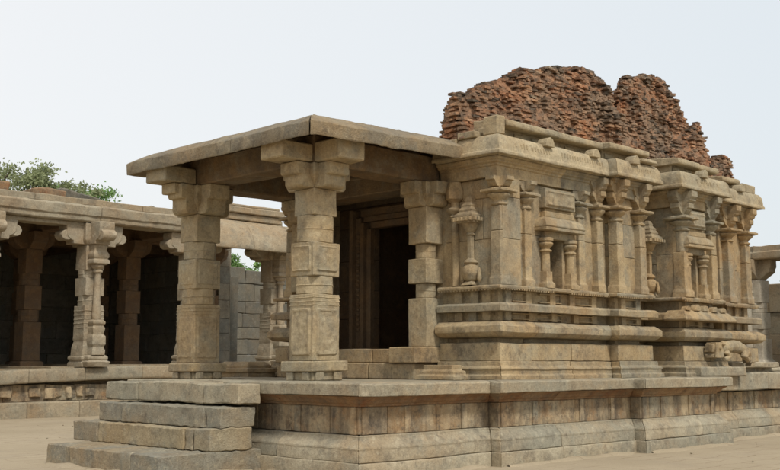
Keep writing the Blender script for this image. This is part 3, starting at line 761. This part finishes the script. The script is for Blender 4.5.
mb.box(21.72, 21.98, 10.80, 10.99, 1.58, 1.74, .95, jit=.03); mb.box(21.80, 21.96, 10.82, 10.97, 1.50, 1.60, .95, jit=.03)
for q in range(0): mb.box(20.42 + q * .14, 20.49 + q * .14, 10.73, 10.80, 1.90 - .012 * abs(q - 3), 2.09 - .015 * abs(q - 3), .35)
o = mb.build('beast_sculpture', M['temple'], loc=(20.9, 10.88, 1.55), bev=.012, sub=.05, amp=.02, amp2=.014, smooth=30)
o.scale = (.88, .9, .86); o.location.x += .28
tag(o, 'carved stone beast on the wall foot near the far right end of the temple', 'sculpture')
mb = MB()
mb.box(19.7, 21.6, 10.76, 11.05, 1.31, 1.50, .6); mb.box(21.65, 23.9, 11.1, 11.3, 1.475, 1.60, .5)
o = mb.build('ledge_slab', M['slab'], PF, bev=.02, amp=.014)

# ------------------------------------------------------------------ pillared hall on the left
HL = thing('pillared_hall', 'long open stone hall with carved pillars behind the temple on the left', 'hall', (18, 31, 0))
HY = 29.5
def zp(x, y): 
    return min(0.14, (x - 14.) * .035)
def zp2(x, y): return 0
hp = [(-6, HY), (29.5, HY), (29.5, 38.5)]
mb = MB(); sweep(mb, hp, [(-.8, -.2), (.1, -.2), (.1, .24), (.09, .43), (.02, .45), (-.8, .45)], blk=(1.2, 2.4), zf=lambda x, y: min(.0, 0)); mb.build('hall_foot', M['hall'], HL, bev=.02, sub=.4, amp=.015)
mb = MB(); sweep(mb, hp, [(-.8, .45), (-.22, .45), (-.2, .94), (-.8, .94)], blk=(.7, 1.5), jit=.02)
x = 12.
while x < 22:
    if RND() < .7: mb.box(x, x + U(.15, .4), HY + .13, HY + .25, .5 + U(0, .1), .8 + U(0, .12), U(0, 1), jit=.03)
    x += U(.3, .6)
mb.build('hall_dado', M['dado'], HL, bev=.02, sub=.2, amp=.03, amp2=.02)
mb = MB(); sweep(mb, hp, [(-.9, .95), (.0, .95), (.03, 1.0), (.03, 1.31), (.0, 1.34), (-.9, 1.345)], blk=(1.6, 2.8), jit=.01, zf=zp); mb.build('hall_slab', M['hall'], HL, bev=.02, sub=.3, amp=.015)
mb = MB(); mb.box(-6, 29.0, HY + .5, 41.5, .5, 1.33, .4); mb.box(1, 12, HY + .45, 38, 1.33, 1.40, .4)
x = 12.
while x < 29: mb.box(x, x + 1.9, HY + .45, 38, 1.33, 1.40 + zp(x, 0) * .9 , U(.2, .8)); x += 1.905
mb.build('hall_floor', M['hall'], HL, bev=.01, sub=.6, amp=.006)
# front beam
mb = MB()
x = -1.9
for x1 in (1.9, 5.5, 9.3, 13.0, 17.05, 20.75, 24.2, 26.3):
    t = U(.3, .7)
    mb.loft([[(xx, HY + .06, 5.86), (xx, HY + .0, 5.90), (xx, HY + .0, 6.04), (xx, HY - .05, 6.06), (xx, HY - .06, 6.33), (xx, HY + .04, 6.39), (xx, HY + .12, 6.40), (xx, HY + .75, 6.40), (xx, HY + .75, 5.86)] for xx in (x + .006, x1 - .006)], t)
    if x < 16.5: mb.box(x + .006, x1 - .006, HY + .18, HY + .7, 5.74, 5.86, .4)
    x = x1
mb.build('hall_beam', M['hall'], HL, bev=.015, sub=.2, amp=.02, amp2=.012)
# drooping eave on the right part
mb = MB()
ev = [(HY + .1, 6.42), (HY - .25, 6.38), (HY - .6, 6.18), (HY - .85, 5.85), (HY - .97, 5.50), (HY - 1.0, 5.36), (HY - .93, 5.34), (HY - .80, 5.52), (HY - .68, 5.82), (HY - .45, 6.05), (HY - .1, 6.2), (HY + .1, 6.2)]
for a, b in ((20.6, 22.3), (22.3, 24.1), (24.1, 25.6)):
    mb.loft([[(xx, y, z) for y, z in ev] for xx in (a + .004, b - .004)], U(.2, .4))
mb.build('hall_eave', M['hall'], HL, bev=.012, sub=.25, amp=.015, smooth=50)
mb = MB(); mb.box(21.9, 24.2, HY - .1, HY + .9, 6.44, 6.68, .3); mb.box(21.85, 24.3, HY - .2, HY + 1.0, 6.68, 6.90, .4); mb.box(22.0, 24.1, HY - .12, HY + .9, 6.90, 7.0, .5)
mb.build('roof_moulding', M['hall'], HL, bev=.03, amp=.02)
mb = MB()
x = 1.9
while x < 24.5:
    w = U(1.5, 2.2); mb.box(x, min(24.6, x + w) - .01, HY + .3, 41.6, 6.42, 6.62, U(.2, .8)); x += w
mb.build('hall_roof', M['hall'], HL, bev=.02, sub=.5, amp=.02)
mb = MB()   # inner beams
for y in (HY + 3.6, HY + 6.9): mb.box(2.3, 24.3, y, y + .5, 5.85, 6.42, .5)
for x in (10., 13.5, 17.0, 20.75, 24.2): mb.box(x - .25, x + .25, HY + .76, HY + 11.7, 5.86, 6.42, .4)
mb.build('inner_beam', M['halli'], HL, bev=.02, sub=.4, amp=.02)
# carved front pillars
def bracket(mb, cx, cy, z0, z1, L, w, tone):
    for dx, dy in ((1, 0), (-1, 0), (0, -1), (0, 1)):
        pr = [(0, z1), (L, z1), (L + .02, z1 - .12), (L - .02, z0 + .24), (L - .12, z0 + .14), (L - .22, z0 + .10), (L - .24, z0), (0, z0)]
        def fr(a, b, c, dx=dx, dy=dy): return (cx + dx * a - dy * c, cy + dy * a + dx * c, b)
        mb.prism(pr, fr, -w, w, tone)
        # rolled pendant lobe at the arm tip
        c0 = L - .02
        ring = []
        for q in range(10):
            a = 2 * math.pi * q / 10; ring.append((c0 + .2 * math.cos(a), z0 + .27 + .17 * math.sin(a)))
        mb.prism(ring, fr, -w * .9, w * .9, tone)
def hall_pillar_meshes():
    zt = 4.46
    mb = MB()
    t = .35
    mb.sq(0, 0, [(.43, 0), (.43, .14), (.39, .17), (.39, .22), (.43, .24), (.43, .32), (.38, .36)], t)
    mb.sq(.0, -.30, [(.34, .0), (.40, .16), (.31, .2), (.35, .24), (.34, .32), (.28, .36)], t)
    mb.sq(0, 0, [(.37, .36), (.35, .62), (.31, .80), (.33, .86), (.32, 1.9)], t)
    pillar_shaft(mb, 0, 0, [(1.9, 2.2, .31, 'o'), (2.2, 2.75, .32, 's'), (2.75, 3.0, .30, 'o'), (3.0, 3.78, .31, 's')])
    for k in range(5): mb.box(-.335, .335, -.335, .335, 1.2 + k * .13, 1.24 + k * .13, .4)
    shaft = mb.build('hall_pillar', M['hallp'], bev=.015, sub=.14, amp=.025, amp2=.012)
    mb = MB()
    mb.sq(0, -.45, [(.22, .36), (.22, .50), (.18, .62), (.22, .70), (.22, .95), (.17, 1.02), (.19, 1.1), (.2, 1.2), (.16, 1.28), (.21, 1.34), (.21, 1.40), (.14, 1.46)], .4)
    mb.lathe(0, -.45, [(.13, 1.46), (.14, 1.6), (.10, 2.4), (.095, 2.9), (.15, 2.93), (.15, 2.98), (.11, 3.02), (.16, 3.06), (.2, 3.1), (.2, 3.16)], 10, .3)
    mb.sq(0, -.42, [(.2, 3.16), (.28, 3.2), (.28, 3.3), (.22, 3.34), (.26, 3.40), (.26, 3.5), (.20, 3.6), (.22, 3.78)], .4)
    col = mb.build('colonette', M['hallp'], bev=.01, sub=.14, amp=.015, amp2=.01)
    mb = MB(); bracket(mb, 0, 0, 3.78, zt, .95, .26, .4)
    mb.sq(0, 0, [(.34, 3.78), (.42, 3.9), (.42, 4.44)], .4)
    br = mb.build('bracket', M['hallp'], bev=.015, sub=.14, amp=.02)
    return shaft, col, br
sh, cl, br = hall_pillar_meshes()
first = True
for i, x in enumerate((13.5, 17.0, 20.75, 24.25)):
    if first: a, b, c = sh, cl, br; first = False
    else:
        a, b, c = sh.copy(), cl.copy(), br.copy()
        for q in (a, b, c): COL.objects.link(q)
    a.parent = HL; b.parent = a; c.parent = a
    z0 = 1.36 + zp(x, 0) - .02
    a.location = Vector((x, HY + .45, z0)) - WL[HL.name]; b.location = (0, 0, 0); c.location = (0, 0, 0)
    a.scale = (1, 1, (5.86 - z0) / 4.5) if False else (1, 1, 1)
    a.scale.z = (5.85 - z0) / 4.46
# plainer inner pillars
mb = MB()
mb.sq(0, 0, [(.40, 0), (.40, .2), (.33, .24)], .4)
pillar_shaft(mb, 0, 0, [(.24, 1.5, .31, 's'), (1.5, 1.9, .25, 'o'), (1.9, 2.7, .30, 's'), (2.7, 3.1, .25, 'o'), (3.1, 3.9, .29, 's')])
plus(mb, 0, 0, 3.9, 4.45, .75, .26, .4)
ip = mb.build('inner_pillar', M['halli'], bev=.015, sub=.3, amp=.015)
k0 = True
for y, xs_ in ((HY + 3.9, (16.75, 20.5, 23.9, 13.2)), (HY + 7.2, (14.5, 18.2, 21.2))):
    for x in xs_:
        a = ip if k0 else ip.copy()
        if not k0: COL.objects.link(a)
        k0 = False
        a.parent = HL; a.location = Vector((x, y, 1.4)) - WL[HL.name]
# back wall of stacked grey granite
BW = MB()
wallblocks(BW, (24.95, 37.4), (42, 37.4), 0, 5.0, d=0, t=.6, course=(.5, .75), blk=(.8, 1.9), jit=.03)
x = 24.95
while x < 42:
    w = U(.7, 1.5)
    top = 5.0 + (U(.5, .95) if RND() < .8 else 0) * (1 if x > 12 else 1)
    if top > 5.05: BW.box(x, x + w - .02, 37.4 + U(-.03, .05), 38.0, 5.0, top, U(0, 1), jit=.04)
    x += w
o = BW.build('stone_wall', M['hwall'], loc=(18, 37.7, 0), bev=.03, sub=.3, amp=.03, amp2=.012)
tag(o, 'grey granite block wall closing the back of the pillared hall', 'wall')
mb = MB(); mb.box(1.5, 2.2, HY + .5, 41.3, 1.3, 6.4, .5)
wallblocks(mb, (2.2, 41.3), (24.9, 41.3), 1.3, 6.4, d=0, t=.5, course=(.5, .75), blk=(.8, 1.9), jit=.03)
wallblocks(mb, (24.4, 41.2), (24.4, 33.35), 1.3, 6.4, d=0, t=.5, course=(.5, .75), blk=(.8, 1.9), jit=.02)
mb.box(1.5, 25.2, 41.85, 42.0, 1.3, 6.4, .5); mb.box(24.93, 24.99, 33.4, 41.3, 1.3, 6.4, .5)
mb.build('hall_wall', M['hdark'], HL, bev=.02, sub=.4, amp=.02)
mb = MB()
mb.box(25.1, 25.5, 33.6, 34.0, 1.4, 4.9, .7); 
o = mb.build('stone_post', M['hwall'], loc=(25.3, 33.8, 1.4), bev=.02, amp=.02); tag(o, 'plain upright stone post standing before the grey back wall', 'post')
# loose slabs on the hall roof
for k, (px0, px1, y, z0, h, lab) in enumerate(((13.35, 14.3, .4, 6.62, .26, 'squat brown stone lying at the left end of the hall roof'),
        (14.35, 14.75, .9, 6.62, .12, 'smallest flat stone on the hall roof, between two larger brown ones'),
        (15.0, 16.05, .35, 6.50, .30, 'thick orange brown block on the hall roof edge'),
        (16.0, 17.5, .5, 6.45, .34, 'long tilted grey slab resting on the hall roof edge'),
        (17.6, 18.2, .7, 6.6, .13, 'thin grey flake of stone right of the tilted slab on the hall roof'),
        (18.2, 19.3, .4, 6.42, .22, 'low tan slab on the hall roof near the porch eave'),
        (19.6, 20.3, .3, 6.42, .13, 'flat pale slab on the hall roof just behind the porch'))):
    mb = MB(); v = mb.box(px0, px1, HY + y, HY + y + U(.8, 1.2), z0 - .1, z0 + h, U(.2, .8), jit=.06)
    if 'tilted' in lab:
        for q in v: q.co.z -= (q.co.x - 16.7) * .17
    o = mb.build('loose_stone', M['rust'] if 'orange' in lab or 'brown' in lab else M['hwall'], loc=((px0 + px1) / 2, HY + y + .4, z0), bev=.04, sub=.15, amp=.05, amp2=.03)
    tag(o, lab, 'stone', 'loose stones lying on the hall roof')

# ------------------------------------------------------------------ right pavilion
RH = thing('stone_pavilion', 'pale stone pavilion partly hidden behind the far right corner of the temple', 'pavilion', (33, 13, 0))
mb = MB(); sweep(mb, [(30.8, 19), (30.8, 5)], [(-.9, -.1), (.0, -.1), (.0, .5), (-.12, .55), (-.12, .85), (.0, .9), (.0, 1.18), (-.03, 1.2), (-.9, 1.2)], blk=(1.2, 2.2), jit=.02); mb.box(31.5, 38, 5, 19, 0, 1.19); mb.build('pavilion_plinth', M['hall'], RH, bev=.02, sub=.4, amp=.02)
mb = MB(); sweep(mb, [(31.2, 19), (31.2, 5)], [(-.8, 4.72), (.15, 4.72), (.18, 4.76), (.18, 4.94), (.12, 4.96), (.12, 5.13), (-.8, 5.15)], blk=(1.1, 2.2), jit=.03); mb.box(31.9, 32.6, 5, 19, 4.8, 5.1); mb.build('pavilion_roof', M['hall'], RH, bev=.012, sub=.2, amp=.02, amp2=.02)
for k, y in enumerate((16.9, 15.3, 13.6)):
    mb = MB()
    mb.sq(31.5, y, [(.42, 1.2), (.42, 1.45), (.36, 1.5), (.40, 1.6), (.32, 1.7), (.32, 2.3)], .3)
    pillar_shaft(mb, 31.5, y, [(2.3, 2.6, .28, 'o'), (2.6, 3.1, .31, 's'), (3.1, 3.4, .28, 'o'), (3.4, 4.1, .3, 's')])
    o = mb.build('pavilion_pillar', M['palest'], RH, bev=.012, sub=.2, amp=.02)
    mb = MB(); mb.lathe(31.12, y + .1, [(.12, 1.5), (.12, 3.3), (.2, 3.36), (.14, 3.42), (.22, 3.5), (.22, 3.58), (.14, 3.64), (.2, 3.72), (.16, 3.8), (.2, 4.0)], 10, .2)
    mb.build('colonette', M['palest'], o, bev=.008, amp=.012)
    mb = MB(); plus(mb, 31.5, y, 4.1, 4.72, .62, .22, .3); mb.build('bracket', M['hall'], o, bev=.012, amp=.02)
mb = MB(); wallblocks(mb, (33.2, 18), (33.2, 5), 1.2, 4.1, d=0, t=.4, course=(.6, .8), blk=(.9, 1.8), jit=.03)
mb.box(33.62, 33.7, 5, 18, 1.2, 4.08, .5)
mb.build('pavilion_wall', M['hall'], RH, bev=.02, sub=.4, amp=.02)

# ------------------------------------------------------------------ trees
def tree(x, y, h, rad, n, sparse, mat, label, seed, zlo=.45, ls=.12):
    random.seed(seed)
    t = thing('tree', label, 'tree', (x, y, 0), 'trees beyond the pillared hall')
    mb = MB(); tips = []
    def limb(a, b, r0, r1, k=5):
        ax = (b - a); L_ = ax.length; ax.normalize()
        s_ = ax.orthogonal().normalized(); u_ = ax.cross(s_)
        rings = []
        for q in range(k + 1):
            f = q / k; c = a + (b - a) * f + (nz(a + ax * f * L_, .7, seed) * .25 * L_ * .3 * math.sin(f * math.pi)); r = r0 + (r1 - r0) * f
            rings.append([tuple(c + s_ * math.cos(w) * r + u_ * math.sin(w) * r) for w in [2 * math.pi * i / 7 for i in range(7)]])
        mb.loft(rings, .5)
    base_ = Vector((x, y, -.1)); fork = Vector((x + U(-.3, .3), y, h * zlo * .8))
    limb(base_, fork, h * .03, h * .02)
    for k in range(9):
        a = 2 * math.pi * k / 9 + U(-.3, .3); e = fork + Vector((math.cos(a) * rad * U(.4, .8), math.sin(a) * rad * U(.4, .8), (h - fork.z) * U(.35, .85)))
        limb(fork, e, h * .012, h * .005)
        for q in range(5):
            e2 = e + Vector((U(-1, 1) * rad * .45, U(-1, 1) * rad * .45, U(-.1, .35) * (h - fork.z)))
            e2.z = min(e2.z, h); limb(e, e2, h * .005, h * .002, 3); tips.append(e2); tips.append(e.lerp(e2, .5))
    mb.build('trunk', M['bark'], t, bev=0, sub=0, amp=0)
    mb = MB()
    for tp in tips:
        if RND() < sparse: continue
        cr = rad * U(.14, .26); tn = U(0, .6)
        for q in range(n):
            d = Vector((random.gauss(0, 1), random.gauss(0, 1), random.gauss(0, .7))) * cr * .6
            c = tp + d; a = Vector((U(-1, 1), U(-1, 1), U(-1, 1))).normalized() * ls * U(.7, 1.3); b = a.orthogonal().normalized() * ls * U(.35, .6)
            b = Matrix.Rotation(U(0, 6.28), 3, a) @ b
            mb.poly([c - a, c - b, c + a, c + b], [(0, 1, 2, 3)], min(1, tn + U(0, .4)))
    mb.build('crown', mat, t, bev=0, sub=0, amp=0, smooth=0)
tree(29.6, 60, 13.0, 2.7, 150, .04, M['leaf2'], 'tallest tree behind the hall, with an airy olive crown at the left edge', 3)
tree(33.0, 60, 12.0, 2.2, 150, .05, M['leaf'], 'bright green bushy tree, lowest and rightmost above the hall roof', 8)
tree(31.2, 58, 11.9, 2.0, 120, .05, M['leaf2'], 'low green tree between the tallest and the bright bushy one above the hall roof', 5)
tree(38.0, 50, 7.55, 1.5, 110, .0, M['leaf'], 'green tree glimpsed over the grey back wall between the porch pillars', 12)
tree(75, 34, 6.4, 4.5, 60, .0, M['leaf'], 'distant tree showing beside the pavilion at the right edge', 15)
random.seed(99)
# drifted dirt along the foot of platform and stairs
mb = MB()
for (a, b) in (((10.3, 12.95), (10.3, 10.82)), ((10.3, 10.82), (13.2, 10.82)), ((13.2, 10.62), (17.05, 10.62)), ((17.05, 10.41), (20.3, 10.41)), ((20.3, 10.9), (27.4, 10.9)), ((8.5, 16.3), (8.5, 12.97)), ((8.5, 12.97), (10.3, 12.97))):
    A = Vector(a); B = Vector(b); D = (B - A).normalized(); N = Vector((D.y, -D.x)); A += D * .14; B -= D * .14; L_ = (B - A).length; k = int(L_ / .08) + 1
    prev = None
    for q in range(k + 1):
        c = A + D * L_ * q / k; w_ = .07 + .16 * max(0, .4 + noise.noise(Vector((c.x * 1.3, c.y * 1.3, 4)))) + U(0, .02); w_ *= min(1, .15 + .25 * min(q, k - q)); h_ = .01 + .04 * max(0, .3 + noise.noise(Vector((c.x * 2.1, c.y * 2.1, 8))))
        h_ *= min(1, .2 + .2 * min(q, k - q)); ring = [(c - N * .06).to_tuple() + (h_,), (c + N * w_ * .4).to_tuple() + (h_ * .55,), (c + N * w_).to_tuple() + (-.03,)]
        if prev: mb.poly(prev + ring, [(0, 1, 4, 3), (1, 2, 5, 4)], .5)
        prev = ring
o = mb.build('drifted_sand', M['ground'], loc=(12, 12, 0), bev=0, sub=0, amp=0, smooth=60); tag(o, 'sand drifted against the foot of the platform', None, kind='stuff')
# pebbles
mb = MB()
for k in range(120):
    x = U(6, 26); y = U(5, 28)
    if 8.3 < x < 28 and 10.2 < y < 19: continue
    r = U(.008, .03)
    mb.lathe(x, y, [(r * .6, -.01), (r, r * .3), (r * .5, r * .8)], 5)
o = mb.build('pebbles', M['slab'], loc=(12, 12, 0), bev=0, sub=0, amp=.01); tag(o, 'small pebbles scattered over the sandy ground', None, kind='stuff')

# ------------------------------------------------------------------ camera, light, world
F, P_ = 1072., math.atan(127 / 1072.); A_ = math.atan(1070 / math.hypot(1072, 127))
Fw = Vector((math.cos(A_) * math.cos(P_), math.sin(A_) * math.cos(P_), math.sin(P_)))
Rv = Vector((math.sin(A_), -math.cos(A_), 0)); Uv = Rv.cross(Fw)
cam = bpy.data.cameras.new('camera'); co_ = bpy.data.objects.new('camera', cam); COL.objects.link(co_)
m3 = Matrix((Rv, Uv, -Fw)).transposed(); co_.matrix_world = Matrix.Translation((0, 0, 1.6)) @ m3.to_4x4()
cam.sensor_width = 36; cam.lens = F / 780 * 36; cam.clip_end = 3000; sc.camera = co_
EL, AZ = math.radians(52), math.radians(-108)      # azimuth of the sun from +X
sd = Vector((math.cos(EL) * math.cos(AZ), math.cos(EL) * math.sin(AZ), math.sin(EL)))
sun = bpy.data.lights.new('sun', 'SUN'); sun.energy = 2.3; sun.angle = math.radians(9); sun.color = (1, .95, .87)
so = bpy.data.objects.new('sun', sun); COL.objects.link(so); so.rotation_euler = sd.to_track_quat('Z', 'Y').to_euler(); so.location = (0, 0, 30)
w = bpy.data.worlds.new('World'); sc.world = w; w.use_nodes = True; nt = w.node_tree
bg = nt.nodes['Background']; bg.inputs[1].default_value = .1
sky = nt.nodes.new('ShaderNodeTexSky'); sky.sky_type = 'NISHITA'; sky.sun_disc = False; sky.sun_elevation = EL
sky.sun_rotation = math.pi / 2 - AZ; sky.dust_density = 4; sky.air_density = 1.2
mx = nt.nodes.new('ShaderNodeMix'); mx.data_type = 'RGBA'; mx.inputs[0].default_value = .82
nt.links.new(sky.outputs[0], mx.inputs[6])
# pale overcast veil: slightly brighter to the left of the temple, bluer to the right
tc = nt.nodes.new('ShaderNodeTexCoord'); dt = nt.nodes.new('ShaderNodeVectorMath'); dt.operation = 'DOT_PRODUCT'
nt.links.new(tc.outputs['Generated'], dt.inputs[0]); dt.inputs[1].default_value = (.71, -.70, 0)
cr = nt.nodes.new('ShaderNodeValToRGB'); cr.color_ramp.elements[0].position = .0; cr.color_ramp.elements[1].position = 1
mr = nt.nodes.new('ShaderNodeMapRange'); mr.inputs[1].default_value = -.35; mr.inputs[2].default_value = .4
nt.links.new(dt.outputs['Value'], mr.inputs[0]); nt.links.new(mr.outputs[0], cr.inputs[0])
cr.color_ramp.elements[0].color = (.90, .905, .905, 1); cr.color_ramp.elements[1].color = (.77, .82, .85, 1)
ml = nt.nodes.new('ShaderNodeVectorMath'); ml.operation = 'SCALE'; ml.inputs[3].default_value = 10.
nt.links.new(cr.outputs[0], ml.inputs[0]); nt.links.new(ml.outputs[0], mx.inputs[7]); nt.links.new(mx.outputs[2], bg.inputs[0])
sc.view_settings.view_transform = 'Standard'; sc.view_settings.look = 'None'; sc.view_settings.exposure = .18; sc.view_settings.gamma = 1
print('verts', sum(len(o.data.vertices) for o in bpy.data.objects if o.type == 'MESH'))
